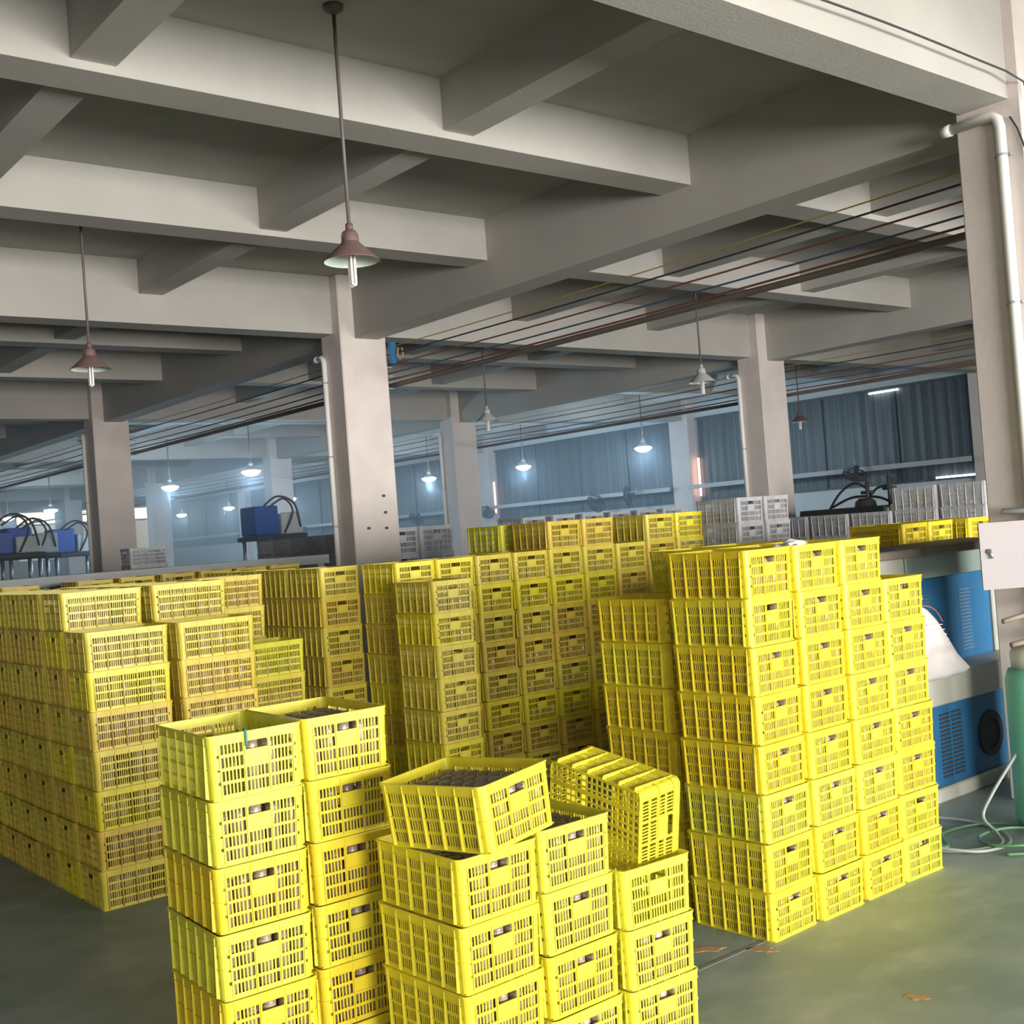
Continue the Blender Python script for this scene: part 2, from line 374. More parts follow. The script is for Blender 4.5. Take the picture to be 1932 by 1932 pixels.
def stack(x, y, n, where, group, yaw=0, turn=False, base=0, show=None, detail=True, white=False, tones=None, jars='front', jit=.006, corner=True):
    """x, y: front-left corner; turn: long side to the front"""
    w, l = (CL, CW) if turn else (CW, CL)
    c, s = math.cos(yaw), math.sin(yaw)
    cx, cy = x + c*w/2 - s*l/2, y + s*w/2 + c*l/2
    show = n if show is None else show
    for k in range(n):
        z = base + k*CH
        top = n-1-k
        if top >= show:
            hidden.append((cx, cy, z, yaw+(PI/2 if turn else 0), white)); continue
        t = tones[top % len(tones)] if tones else random.choice([0, 0, 0, 1, 2])
        cname = 'pale' if white else TONES[t][1]
        if n == 1: lab = '%s plastic crate, %s' % (cname, where)
        else: lab = '%s plastic crate, %s %s %s' % (cname, ORD[top], 'of' if top == 0 else 'from top of', where)
        if detail == 'auto': dt = True
        else: dt = detail
        dx, dy = random.uniform(-jit, jit)*.6, random.uniform(-jit, jit)*.6
        crate((cx+dx, cy+dy, z), (0, 0, yaw+(PI/2 if turn else 0)+random.uniform(-jit, jit)), lab, group, dt, t, white)
        if jars:
            JARS.append((cx+dx, cy+dy, z, yaw+(PI/2 if turn else 0), jars, turn))
    return cx, cy

# front-left pair, six crates high
gA = 'yellow crates of the two front-left stacks'
A1 = stack(1.607, 3.641, 6, 'front-left pair, left stack', gA, -.038, tones=[1, 1, 2, 1, 2, 0], jars=None)
A2 = stack(1.972, 3.648, 6, 'front-left pair, right stack', gA, -.026, tones=[0, 0, 2, 0, 2, 0], jars=None)
gB = 'yellow crates of the three low front stacks'
B1 = stack(2.160, 3.060, 4, 'low front stacks, left one', gB, .026, tones=[0, 0, 0, 0], jars=None)
B2 = stack(2.550, 3.110, 4, 'low front stacks, middle one', gB, .015, tones=[1, 1, 0, 1], jars=None)
B3 = stack(2.900, 3.085, 3, 'low front stacks, right one', gB, -.050, tones=[1, 1, 1], jars=None)
# two loose crates on top
def euler_of(R):
    return Matrix(R).to_euler('XYZ')
Rt1 = [[0.982, -0.1722, -0.0781], [0.176, 0.9834, 0.0435], [0.0693, -0.0565, 0.996]]
crate((2.3343, 3.2044, .8935), euler_of(Rt1), 'open yellow crate set askew on the low front stacks', 'loose yellow crates', True, 0)
Rt2 = Matrix([[-0.0392, 0.0678, 0.9969], [-0.1801, -0.9818, 0.0597], [0.9829, -0.1772, 0.0507]])
p2 = Vector((0, 0, 1.9)) + (Vector((3.0784, 3.4213, .764))-Vector((0, 0, 1.9)))*.975
crate(p2, euler_of(Rt2), 'empty yellow crate standing on its side, base facing left', 'loose yellow crates', True, 0)
# bright block on the right
gR = 'yellow crates of the bright right-hand block'
stack(4.064, 3.380, 8, 'front row of right-hand block, first stack', gR, .03, jars='front')
stack(4.425, 3.385, 8, 'front row of right-hand block, second stack', gR, .01, jars='front')
stack(4.788, 3.390, 8, 'front row of right-hand block, third stack', gR, 0, jars='front')
stack(5.135, 3.400, 7, 'front row of right-hand block, fourth stack', gR, -.03, jars='front')
stack(4.47, 3.90, 8, 'second row of right-hand block, middle stack', gR, 0, show=1, jars=None)
stack(4.84, 3.90, 8, 'second row of right-hand block, right stack', gR, 0, show=1, jars=None)
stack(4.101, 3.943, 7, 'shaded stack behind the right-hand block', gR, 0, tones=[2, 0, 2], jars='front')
# tall wall of crates in the middle distance
gC = 'yellow crates of the long middle row'
cx = [4.551, 4.904, 5.262, 5.618, 5.972, 6.326, 6.680, 7.034, 7.388]
cn = [8, 8, 8, 8, 9, 9, 8, 9, 9]
names = ['first', 'second', 'third', 'fourth', 'fifth', 'sixth', 'seventh', 'eighth', 'last']
for x, n, nm in zip(cx, cn, names):
    stack(x, 6.925-.025*(x-5), n, '%s stack of the long middle row' % nm, gC, -.02, jars='front', tones=[3, 0, 3, 4, 3, 0, 4][int(x*10) % 4:])
stack(5.96, 7.47, 9, 'the stack behind fifth in the long middle row', gC, 0, show=1, jars=None)
gE = 'yellow crates of the shaded block left of the middle row'
for i, nm in enumerate(('nearest', 'second', 'third', 'farthest')):
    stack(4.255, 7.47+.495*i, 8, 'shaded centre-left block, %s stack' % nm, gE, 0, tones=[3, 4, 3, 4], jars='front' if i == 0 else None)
gF = 'yellow crates of the lone stack before the middle row'
stack(4.478, 6.388, 7, 'lone stack before the long middle row', gF, 0, base=.087, tones=[3, 0, 3, 3], jars='front')
# left block, long sides to the front
gL = 'yellow crates of the left block'
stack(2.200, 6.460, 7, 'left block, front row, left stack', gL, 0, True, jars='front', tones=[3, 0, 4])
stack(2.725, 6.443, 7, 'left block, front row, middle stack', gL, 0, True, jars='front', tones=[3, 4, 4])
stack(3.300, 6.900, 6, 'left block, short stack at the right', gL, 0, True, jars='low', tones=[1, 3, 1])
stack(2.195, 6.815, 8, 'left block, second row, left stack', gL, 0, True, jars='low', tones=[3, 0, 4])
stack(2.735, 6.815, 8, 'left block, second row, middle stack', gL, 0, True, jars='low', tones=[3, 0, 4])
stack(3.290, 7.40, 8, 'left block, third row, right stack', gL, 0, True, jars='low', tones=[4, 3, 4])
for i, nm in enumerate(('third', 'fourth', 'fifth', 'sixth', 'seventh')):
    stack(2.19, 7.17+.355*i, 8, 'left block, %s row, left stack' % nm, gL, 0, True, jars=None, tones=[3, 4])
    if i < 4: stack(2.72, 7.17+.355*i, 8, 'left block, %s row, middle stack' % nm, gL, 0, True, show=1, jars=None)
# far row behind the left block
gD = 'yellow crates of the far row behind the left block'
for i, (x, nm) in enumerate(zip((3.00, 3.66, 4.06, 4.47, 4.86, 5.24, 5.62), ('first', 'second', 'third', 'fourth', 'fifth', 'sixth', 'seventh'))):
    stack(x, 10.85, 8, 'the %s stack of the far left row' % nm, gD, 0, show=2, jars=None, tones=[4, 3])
# yellow crates beyond the blue machine
gY = 'yellow crates beyond the blue machine'
stack(7.70, 4.90, 8, 'left stack beyond the blue machine', gY, 0, show=3)
stack(8.06, 4.90, 8, 'middle stack beyond the blue machine', gY, 0, show=3)
stack(8.62, 4.90, 8, 'right stack beyond the blue machine', gY, 0, show=3)
stack(12.95, 7.6, 9, 'far stack against the right wall', gY, 0, show=2, base=.087, jars=None)
# pale crates
gW = 'pale translucent crates'
PB = .087
stack(7.72, 6.461, 9, 'the stack right of the long middle row', gW, 0, base=PB, white=True, show=6)
stack(8.085, 6.461, 9, 'second stack right of the long middle row', gW, 0, base=PB, white=True, show=3)
for x, nm in ((7.58, 'left'), (8.10, 'right')):
    for k in range(6):
        o = crate((x+.26, 12.1, .09+k*CH*1.5), (0, 0, 0), 'large pale crate, %s %s tall pair beside the central column' % ('top' if k == 5 else ORD[5-k]+' from top', nm), 'large pale crates by the central column', True, 0, True)
        o.scale = (1.5, 1.5, 1.5)
for i, nm in enumerate(('first', 'second', 'third', 'fourth', 'fifth', 'sixth')):
    stack(10.0, 5.5+.49*i, 9 if i < 2 else 8, '%s of the right-hand pale row' % nm, gW, 0, base=PB, white=True, show=3 if i < 2 else 2, jars=None)
for i, nm in enumerate(('first', 'second', 'third', 'fourth', 'fifth')):
    stack(8.0, 13.4+.49*i, 9, '%s of the pale row behind the column' % nm, gW, 0, base=PB, white=True, show=2, jars=None)
stack(5.38, 14.0, 9, 'the stack beside the left column', gW, 0, True, base=PB, white=True, show=2, jars=None)
t = empty('platform', (4.6, 12.0, 0))
e = MB(); e.box(-2.1, 2.2, -.3, .3, 1.70, 1.80); e.build('deck', M['greysteel'], t)
for x in (-2.0, -.7, .7, 2.1):
    e = MB(); e.box(x-.04, x+.04, -.28, .28, 0, 1.70); e.build('leg', M['greysteel'], t)
tag(t, 'long plain grey platform behind the far left crate row', 'platform')
for i, nm in enumerate(('first', 'second', 'third', 'fourth', 'fifth', 'sixth')):
    stack(8.3+.45*i, 10.0, 9, '%s of the pale row beyond the middle row' % nm, gW, 0, base=PB, white=True, show=2, jars=None, detail=False)
# carriers: every crate buried behind the visible ones
for white in (False, True):
    mb = MB()
    for (x, y, z, a, wf_) in hidden:
        if wf_ != white: continue
        b = MB(); b.ring(hx, hy, RC, 0, H, .005); b.box(-hx+.01, hx-.01, -hy+.01, hy-.01, .001, .006)
        b.xf(lambda X, Y, Z: taper(X, Y, Z)); c, s = math.cos(a), math.sin(a)
        n = len(mb.v); mb.v += [(x+c*p-s*q, y+s*p+c*q, z+r) for p, q, r in b.v]; mb.f += [tuple(i+n for i in f) for f in b.f]
    o = mb.build('pale_crate_mass' if white else 'crate_mass', M['wcrate'] if white else M['crate'])
    o.color = (.80, .80, .82, 1) if white else (.84, .70, .055, 1)
    tag(o, 'pale crates buried low in the far stacks' if white else 'yellow crates buried low in the rear stacks', 'crates', kind='stuff')
# pallets under the raised stacks
def pallet(x0, x1, y0, y1, lab):
    mb = MB()
    for i in range(5):
        w = (y1-y0)/5; mb.box(x0, x1, y0+w*i, y0+w*i+w*.72, .067, .087)
    for i in range(3):
        xx = x0+(x1-x0-.08)*i/2; mb.box(xx, xx+.08, y0, y1, .0, .067)
    tag(mb.build('pallet', M['wood']), lab, 'pallet', 'wooden pallets under the crates')
pallet(4.44, 4.86, 6.37, 6.89, 'wooden pallet under the lone stack before the middle row')
pallet(7.70, 8.55, 6.44, 6.97, 'wooden pallet under the pale stacks right of the middle row')
pallet(7.57, 8.63, 11.74, 12.47, 'wooden pallet under the tall pale pair by the central column')
pallet(9.98, 10.37, 5.48, 8.45, 'long wooden pallet under the pale row at right')
pallet(7.98, 8.37, 13.38, 15.88, 'long wooden pallet under the pale row behind the column')
pallet(5.36, 5.90, 13.98, 14.37, 'wooden pallet under the pale stack beside the left column')
pallet(8.28, 10.95, 9.98, 10.50, 'wooden pallet under the pale row beyond the middle row')
pallet(12.93, 13.32, 7.58, 8.10, 'wooden pallet under the far yellow stack')

# ------------------------------------------------------------ jars packed in the crates
JR, JH = .0265, .167
def jar_prof(): return [(.0001, 0), (JR*.92, 0), (JR, .006), (JR, JH-.03), (JR*.9, JH-.018), (JR*.9, JH-.002), (JR*.82, JH)]
jb = MB(); jb.lathe(jar_prof(), (0, 0, 0), 16); JAR_BODY = jb.mesh('jar_glass', M['jar'], True)
jt = MB(); jt.lathe([(JR*.93, JH-.016), (JR*.95, JH+.001), (JR*.6, JH+.003), (.0001, JH+.003)], (0, 0, 0), 16); JAR_LID = jt.mesh('jar_cap', M['jarlid'], True)
def put_jar(mat4, label, group):
    o = bpy.data.objects.new('glass_jar', JAR_BODY); C.objects.link(o); o.matrix_world = mat4
    c = bpy.data.objects.new('cap', JAR_LID); C.objects.link(c); c.parent = o
    tag(o, label, 'jar', group)
GX = [-.128+.064*i for i in range(5)]; GY = [-.196+.056*i for i in range(8)]
def fill(cx, cy, z, yaw, which, label, group, rot=None, prob=1):
    base = Matrix.Translation((cx, cy, z)) @ (rot.to_4x4() if rot else Matrix.Rotation(yaw, 4, 'Z'))
    n = 0
    for j, gy in enumerate(GY):
        for i, gx in enumerate(GX):
            if not which(i, j) or random.random() > prob: continue
            lb = '%s, %s row, %s from left' % (label, ORD[j] if j else 'front', ['first', 'second', 'third', 'fourth', 'fifth'][i])
            put_jar(base @ Matrix.Translation((gx+random.uniform(-.002, .002), gy+random.uniform(-.001, .001), .0095)), lb.replace('top row', 'front row'), group); n += 1
    return n
nj = 0
allj = lambda i, j: True
edge = lambda i, j: j == 0 or i == 0
nj += fill(A2[0], A2[1], 5*CH, -.026, allj, 'capped jar, open top crate, second front-left stack', 'jars in the open crate of the second stack')
nj += fill(2.3343, 3.2044, .8935, 0, allj, 'capped jar, askew open crate', 'jars in the askew crate', Matrix(Rt1))
nj += fill(B1[0], B1[1], 3*CH, .026, allj, 'capped jar, crate under the askew one', 'jars under the askew crate')
nj += fill(B2[0], B2[1], 3*CH, .015, lambda i, j: j < 5, 'capped jar, top crate, middle low stack', 'jars in the middle low stack')
nj += fill(A1[0], A1[1], 5*CH, -.038, lambda i, j: (i, j) in ((0, 0), (2, 0), (3, 0)), 'jar, nearly empty front-left crate', 'jars in the nearly empty crate')
for k in range(4): nj += fill(A1[0], A1[1], (4-k)*CH, -.038, edge, 'jar, %s crate, first front-left stack' % ORD[k+1], 'jars in the first front-left stack, %s crate' % ORD[k+1])
for k in range(4): nj += fill(A2[0], A2[1], (4-k)*CH, -.026, lambda i, j: j == 0, 'jar, %s crate, second front-left stack' % ORD[k+1], 'jars in the second front-left stack, %s crate' % ORD[k+1])
for k in range(2): nj += fill(B1[0], B1[1], (2-k)*CH, .026, edge, 'jar, %s crate, left low stack' % ORD[k+1], 'jars in the left low stack, %s crate' % ORD[k+1])
for k in range(2): nj += fill(B2[0], B2[1], (2-k)*CH, .015, lambda i, j: j == 0, 'jar, %s crate, middle low stack' % ORD[k+1], 'jars in the middle low stack, %s crate' % ORD[k+1])
print('individual jars', nj)
mb = MB()
def stuff_jar(cx, cy, z, a, gx, gy, JH=.174):
    c, s = math.cos(a), math.sin(a)
    mb.lathe([(JR*.9, 0), (JR, .008), (JR, JH-.02), (JR*.7, JH), (.0001, JH)], (cx+c*gx-s*gy, cy+s*gx+c*gy, z+.0095), 8)
for (cx_, cy_, z, a, kind, turn) in JARS:
    for j, gy in enumerate(GY):
        for i, gx in enumerate(GX):
            if turn:     # long side (local +x after the quarter turn) faces the front: local x = -world y
                if i != 0 and j != 7 : pass
                ok = (i == 0 and False) or (i == 4 and False)
                ok = (i == 0) if False else False
                # after +90 deg turn local x points to world +y, so the front is local x negative
                ok = (i == 0)
            else: ok = (j == 0) or (i == 0 and j < 8)
            if ok and random.random() < .85: stuff_jar(cx_, cy_, z, a, gx, gy, .105 if (kind == 'low' or (kind == 'front' and cy_ > 6.2 and not turn)) else .165)
for k in range(3):
    pass
for j in range(8):
    for i in range(5):
        if j == 0 or i == 0:
            stuff_jar(B3[0], B3[1], CH, -.05, GX[i], GY[j]); stuff_jar(B3[0], B3[1], 0, -.05, GX[i], GY[j])
        if (j == 0 or i == 0):
            stuff_jar(A1[0], A1[1], 0, -.038, GX[i], GY[j]); stuff_jar(A2[0], A2[1], 0, -.026, GX[i], GY[j]); stuff_jar(B1[0], B1[1], 0, .026, GX[i], GY[j]); stuff_jar(B2[0], B2[1], 0, .015, GX[i], GY[j])
tag(mb.build('glass_jar_mass', M['jar'], smooth=True), 'grey jars packed behind the slots of the farther crates', 'jars', kind='stuff')

# ------------------------------------------------------------ pendant lamps
def make_lamp(name='pendant_lamp', on=False, grey=False):
    # origin at the rim level; ceiling at +1.46
    t = empty(name, (0, 0, 0)); zc = ZS-3.49
    e = MB(); e.lathe([(.0001, zc), (.06, zc), (.055, zc-.025), (.02, zc-.05), (.0001, zc-.05)]); e.build('ceiling_rose', M['shade'], t, True)
    e = MB(); e.tube([(0, 0, zc-.03), (0, 0, .20)], .011); e.build('rod', M['rodm'], t, True)
    e = MB(); e.lathe([(.0001, .215), (.020, .215), (.022, .19), (.022, .178), (.036, .172), (.048, .15), (.050, .11), (.050, .105)]); 
    e.box(-.05, -.044, -.006, .006, .13, .16); e.build('socket', M['shadegrey'] if grey else M['shade'], t, True)
    e = MB(); e.lathe([(.049, .112), (.060, .098), (.160, .004), (.162, 0), (.159, -.001)], seg=32); e.build('lamp_shade', M['shadegrey'] if grey else M['shade'], t, True)
    e = MB(); e.lathe([(.156, 0), (.155, .004), (.056, .094), (.0001, .098)], seg=32); e.build('shade_lining', M['shadein'], t, True)
    e = MB()
    for k in range(4):
        a = PI/4+k*PI/2; x, y = .016*math.cos(a), .016*math.sin(a)
        e.tube([(x, y, .09), (x, y, -.125), (x*.9, y*.9, -.135)], .0085)
    for k in range(2):
        e.tube([(.016*math.cos(PI/4+k*PI), .016*math.sin(PI/4+k*PI), -.13), (.0, .016*(1-2*k), -.137), (-.016*math.cos(PI/4+k*PI), .016*math.sin(PI/4+k*PI), -.13)], .0085)
    if on:
        e = MB(); e.lathe([(.0001, .05), (.16, .01), (.19, -.01), (.15, -.05), (.08, -.085), (.0001, -.10)], seg=20)  # lamp bloom put into the shape: a wide glowing bowl replaces the tubes
    e.build('bulb', M['bloombowl'] if on else M['tubeoff'], t, True)
    return t
def copy_thing(o, loc):
    r = o.copy(); C.objects.link(r); r.location = loc
    for ch in o.children:
        c = ch.copy(); C.objects.link(c); c.parent = r
    return r
off = make_lamp(); off.location = (3.55, 5.62, 3.49)
tag(off, 'reddish-brown cone pendant lamp hanging nearest the camera', 'lamp', 'unlit pendant lamps')
l2 = copy_thing(off, (3.46, 9.58, 3.49)); tag(l2, 'reddish-brown cone pendant lamp at the far left', 'lamp', 'unlit pendant lamps')
l3 = copy_thing(off, (17.49, 13.05, 3.49)); tag(l3, 'dim brown pendant lamp before the right shutters', 'lamp', 'unlit pendant lamps')
og = make_lamp(grey=True); og.location = (10.56, 9.23, 3.49); tag(og, 'grey cone pendant lamp left of the right-hand column', 'lamp', 'unlit pendant lamps')
l5 = copy_thing(og, (10.31, 13.05, 3.49)); tag(l5, 'small grey pendant lamp right of the middle column', 'lamp', 'unlit pendant lamps')
on = None
LIT = [((10.78, 21.36), 'lit pendant lamp left of the central column, the brighter one'), ((10.80, 25.42), 'lit pendant lamp between the left column and the brightest left lamp'),
       ((18.11, 25.62), 'lit pendant lamp just right of the central column'), ((18.61, 22.26), 'lit pendant lamp in front of the middle shutter, left one'),
       ((18.16, 17.67), 'lit pendant lamp in front of the middle shutter, the brightest one'), ((18.40, 38.34), 'lit pendant lamp low between the two left columns'),
       ((10.88, 34.02), 'lit pendant lamp above the blue machine at far left'), ((10.87, 38.09), 'lit pendant lamp at the far left edge'),
       ((18.50, 42.64), 'tiny lit pendant lamp left of the low one'), ((18.27, 33.6), 'tiny lit pendant lamp beside the blue power unit')]
for (x, y), lab in LIT:
    if on is None: on = make_lamp(on=True, grey=True); o = on; o.location = (x, y, 3.49)
    else: o = copy_thing(on, (x, y, 3.49))
    tag(o, lab, 'lamp', 'lit pendant lamps')
    d = bpy.data.lights.new('bulb_light', 'POINT'); d.energy = 115; d.color = (.50, .76, 1); d.shadow_soft_size = .06
    lo = bpy.data.objects.new('bulb_light', d); C.objects.link(lo); lo.location = (x, y, 3.27)

# ------------------------------------------------------------ overhead cables, conduits, pipes
def cable(x, z, r, m, lab, name='overhead_cable', cat='cable', grp=None, sag=.03, y0=-4.5, y1=51.8):
    pts = []; ys = [y0] + [v for v in [3.6+7.95*k for k in range(-1, 7)] if y0 < v < y1] + [y1]
    for a, b in zip(ys, ys[1:]):
        for k in range(6):
            t = k/6; pts.append((x, a+(b-a)*t, z-sag*4*t*(1-t)))
    pts.append((x, y1, z)); e = MB(); e.tube(pts, r, 6); tag(e.build(name, m, smooth=True), lab, cat, grp)
for x, wh in ((7.66, 'along the nearer girder'), (15.04, 'along the farther girder')):
    g = 'overhead cables ' + wh
    cable(x, 4.165, .006, M['wy'], 'thin yellow overhead cable %s, topmost of five' % wh, grp=g)
    cable(x, 4.08, .0085, M['wk'], 'black overhead cable %s, second from the top' % wh, grp=g)
    cable(x, 3.96, .0085, M['wr'], 'dark red overhead cable %s, third from the top' % wh, grp=g)
    cable(x, 3.86, .0085, M['wb'], 'dark blue overhead cable %s, fourth from the top' % wh, grp=g)
    cable(x, 3.785, .010, M['wr'], 'thin brown overhead cable %s, lowest of five' % wh, grp=g)
    cable(x, 3.71, .030, M['conduit'], 'thick brown-grey conduit %s, under the cables' % wh, 'conduit', 'pipe', sag=0)
# cable racks on the columns
for yi, y in enumerate(COLY[1:5]):
    for x, wh in ((7.55, 'nearer'), (14.92, 'farther')):
        t = empty('cable_rack', (x, y+.12, 3.68))
        e = MB(); e.box(0, .02, -.03, .03, 0, .55); e.build('back_plate', M['greysteel'], t)
        for z in (.03, .10, .175, .28, .40, .485):
            e = MB(); e.tube([(0, 0, z-.03), (.14, 0, z-.03)], .008); e.build('arm', M['greysteel'], t)
        nmk = ('right-edge', 'central', 'left', 'second left')[yi] if wh == 'nearer' else ('unseen near', 'right-centre', 'middle', 'far middle')[yi]
        tag(t, 'small grey cable rack on the %s column of the %s girder' % (nmk, wh), 'cable rack', 'cable racks')
e = MB(); e.bevbox(7.54, 7.62, 11.24, 11.30, 3.94, 4.20, .01)
tag(e.build('junction_box', M['blue']), 'small blue box at the top of the central column', 'junction box')
e = MB(); e.tube([(7.62, 11.2, 4.12), (7.60, 11.2, 4.03), (7.63, 11.2, 3.98), (7.68, 11.2, 4.03), (7.67, 11.2, 4.12)], .008)
tag(e.build('orange_cable_loop', M['orange']), 'orange cable loop hanging at the top of the central column', 'cable')
# white downpipes: (x, y, top, elbow direction)
def downpipe(x, y, ztop, yend, lab, clips):
    t = empty('downpipe', (x, y, 0))
    e = MB(); e.tube([(0, 0, 0), (0, 0, ztop-.08), (0, .012, ztop-.03), (0, .04, ztop), (0, yend-y, ztop+.0)], .032, 12); e.build('pipe', M['white'], t, True)
    e = MB(); e.tube([(0, yend-y-.04, ztop), (0, yend-y+.02, ztop)], .038, 12); e.build('socket_end', M['white'], t, True)
    for z in clips:
        e = MB(); e.lathe([(.033, z), (.036, z), (.036, z+.015), (.033, z+.015)], seg=12); e.box(.0, .034, -.05, .05, z, z+.012); e.build('clip', M['greysteel'], t)
    tag(t, lab, 'pipe', 'white downpipes on the columns')
downpipe(6.905, 3.515, 4.21, 3.87, 'white plastic downpipe on the column at the right edge', (1.4, 3.05, 3.95))
downpipe(6.905, 11.68, 4.05, 11.85, 'white plastic downpipe on the central column', (2.1, 2.9, 3.75))
downpipe(6.905, 19.68, 4.05, 19.85, 'white plastic downpipe on the left column', (2.9,))
downpipe(14.275, 11.74, 4.05, 11.95, 'white plastic downpipe on the column right of centre', (2.9,))
downpipe(14.275, 19.70, 4.05, 19.9, 'white plastic downpipe on the column between the lit lamps', (2.9,))
# steel rail with wall fans on the right wall
for i in range(len(COLY)-1):
    y0, y1 = COLY[i]+.6, COLY[i+1]-.02
    e = MB(); e.box(X1-.35, X1-.30, y0, y1, 2.60, 2.70)
    for y in (y0+.3, y1-.3): e.box(X1-.29, X1+.0, y, y+.05, 2.63, 2.68)
    nm = ['unseen near bay', 'bay at the right edge', 'bay right of the column', 'middle shutter bay', 'bay left of centre', 'far left bay', 'farthest bay'][i]
    tag(e.build('steel_rail', M['shadegrey']), 'long grey steel rail across the shutters, ' + nm, 'rail', 'steel rails on the right wall')
def make_fan(loc, rx, rz, lab):
    t = empty('wall_fan', loc, rz); Rm = Matrix.Rotation(rx, 4, 'X')
    def X(mb): mb.v = [tuple(Rm @ Vector(p)) for p in mb.v]; return mb
    e = MB()
    for r, y in ((.25, 0), (.25, .06), (.17, -.035), (.09, -.05)):
        e.tube([(r*math.cos(2*PI*k/24), y, r*math.sin(2*PI*k/24)) for k in range(25)], .011, 5, False)
    for k in range(20):
        a = 2*PI*k/20; c, s = math.cos(a), math.sin(a)
        e.tube([(.04*c, -.055, .04*s), (.17*c, -.038, .17*s), (.25*c, 0, .25*s), (.25*c, .06, .25*s), (.12*c, .10, .12*s)], .0065, 4)
    X(e).build('guard', M['dark'], t)
    e = MB()
    for k in range(3):
        a = 2*PI*k/3
        P = [(.03, -.25), (.10, -.5), (.20, -.35), (.22, .1), (.16, .4), (.06, .35), (.03, .2)]
        n = len(e.v)
        for yy in (0, .006):
            for r, o in P:
                th = a+o; e.v.append((r*math.cos(th), .02+yy+.03*o, r*math.sin(th)))
        e.f += [tuple(n+i for i in range(7)), tuple(n+13-i for i in range(7))] + [(n+i, n+(i+1) % 7, n+7+(i+1) % 7, n+7+i) for i in range(7)]
    X(e).build('blades', M['dark'], t)
    e = MB(); e.tube([(0, .02, 0), (0, .22, 0)], [.05, .055], 12); X(e).build('motor', M['dark'], t, True)
    e = MB(); e.tube([(0, .2, 0), (0, .24, .08), (0, .30, .14)], .014, 6); X(e).build('bracket', M['steel'], t, True)
    tag(t, lab, 'fan', 'wall fans on the steel rail')
make_fan((21.0, 22.31, 2.46), .5, -PI/2+.1, 'black wall fan left of the middle of the shutter, tilted down')
make_fan((21.0, 21.16, 2.58), .1, -PI/2-.9, 'black wall fan facing sideways under the brightest lamp')
make_fan((21.0, 27.0, 2.5), .9, -PI/2+.3, 'black wall fan tilted flat beside the left orange gap')
make_fan((21.0, 14.4, 2.52), 1.1, -PI/2, 'black wall fan tilted flat above the dark machine')
make_fan((21.0, 30.6, 2.5), .9, -PI/2, 'black wall fan just right of the central column')
make_fan((21.0, 38.0, 2.5), .6, -PI/2, 'black wall fan far left between the columns')

# ------------------------------------------------------------ small marks on the central column
for (x, z, wh) in ((7.36, 2.42, 'highest of four'), (7.37, 2.23, 'second highest of four'), (7.13, 2.06, 'the one at left'), (7.37, 2.05, 'lowest on the right')):
    e = MB(); e.box(x-.02, x+.02, 11.331, 11.3375, z-.014, z+.014)
    tag(e.build('anchor_plate', M['dark']), 'small dark square plate on the central column front, '+wh, 'plate', 'dark plates on the central column')
# ------------------------------------------------------------ blue moulding machine at the right
t = empty('moulding_machine', (6.9, 4.1, 0))
def rel(mb, o=(6.9, 4.1, 0)): mb.v = [(x-o[0], y-o[1], z-o[2]) for x, y, z in mb.v]; return mb
e = MB(); e.bevbox(5.72, 9.2, 4.10, 4.78, 0.0, .09, .01); e.bevbox(5.72, 9.2, 4.10, 4.78, .60, .80, .01); e.bevbox(5.72, 5.86, 4.10, 4.78, .09, .60, .005)
rel(e).build('base_frame', M['cream'], t)
e = MB(); e.bevbox(5.86, 9.15, 4.13, 4.70, .09, .60, .006); lp = rel(e).build('lower_panel', M['blue'], t)
e = MB()
for k in range(2):
    for i in range(16): e.box(6.72+.14*k, 6.83+.14*k, 4.124, 4.13, .14+.026*i, .152+.026*i)
rel(e).build('vent_slots', M['dark'], lp)
e = MB(); e.lathe([(.0001, 0), (.15, 0), (.15, .012), (.10, .014), (.095, .004), (.0001, .004)], seg=28); e.v = [(x+7.32, 4.131-z, y+.33) for x, y, z in e.v]
rel(e).build('round_cover', M['black'], lp)
e = MB(); e.bevbox(6.0, 7.86, 4.36, 4.66, .78, 1.385, .008); up = rel(e).build('upper_panel', M['blue'], t)
e = MB()
for xc in (7.02, 7.52):
    e = MB()
    for i in range(18):
        e.box(xc-.07, xc+.07, 4.353, 4.36, .86+.024*i, .866+.024*i)
    rel(e).build('louvre', M['steel'], up)
e = MB(); e.bevbox(7.86, 8.9, 4.34, 4.7, .8, 1.40, .008); rel(e).build('side_column', M['cream'], t)
e = MB(); e.bevbox(6.05, 8.2, 4.18, 4.76, 1.545, 1.60, .008); rel(e).build('cover', M['conduit'], t)
e = MB(); e.bevbox(6.72, 8.2, 4.28, 4.70, 1.39, 1.545, .006); rel(e).build('front_panel', M['greengrey'], t)
e = MB(); e.bevbox(6.05, 6.70, 4.28, 4.74, 1.20, 1.545, .006); ct = rel(e).build('control_box', M['cream'], t)
e = MB()
for i in range(5): e.box(6.36, 6.56, 4.274, 4.28, 1.30+.02*i, 1.31+.02*i)
rel(e).build('box_slots', M['dark'], ct)
tag(t, 'long blue and cream moulding machine behind the right-hand block', 'machine')
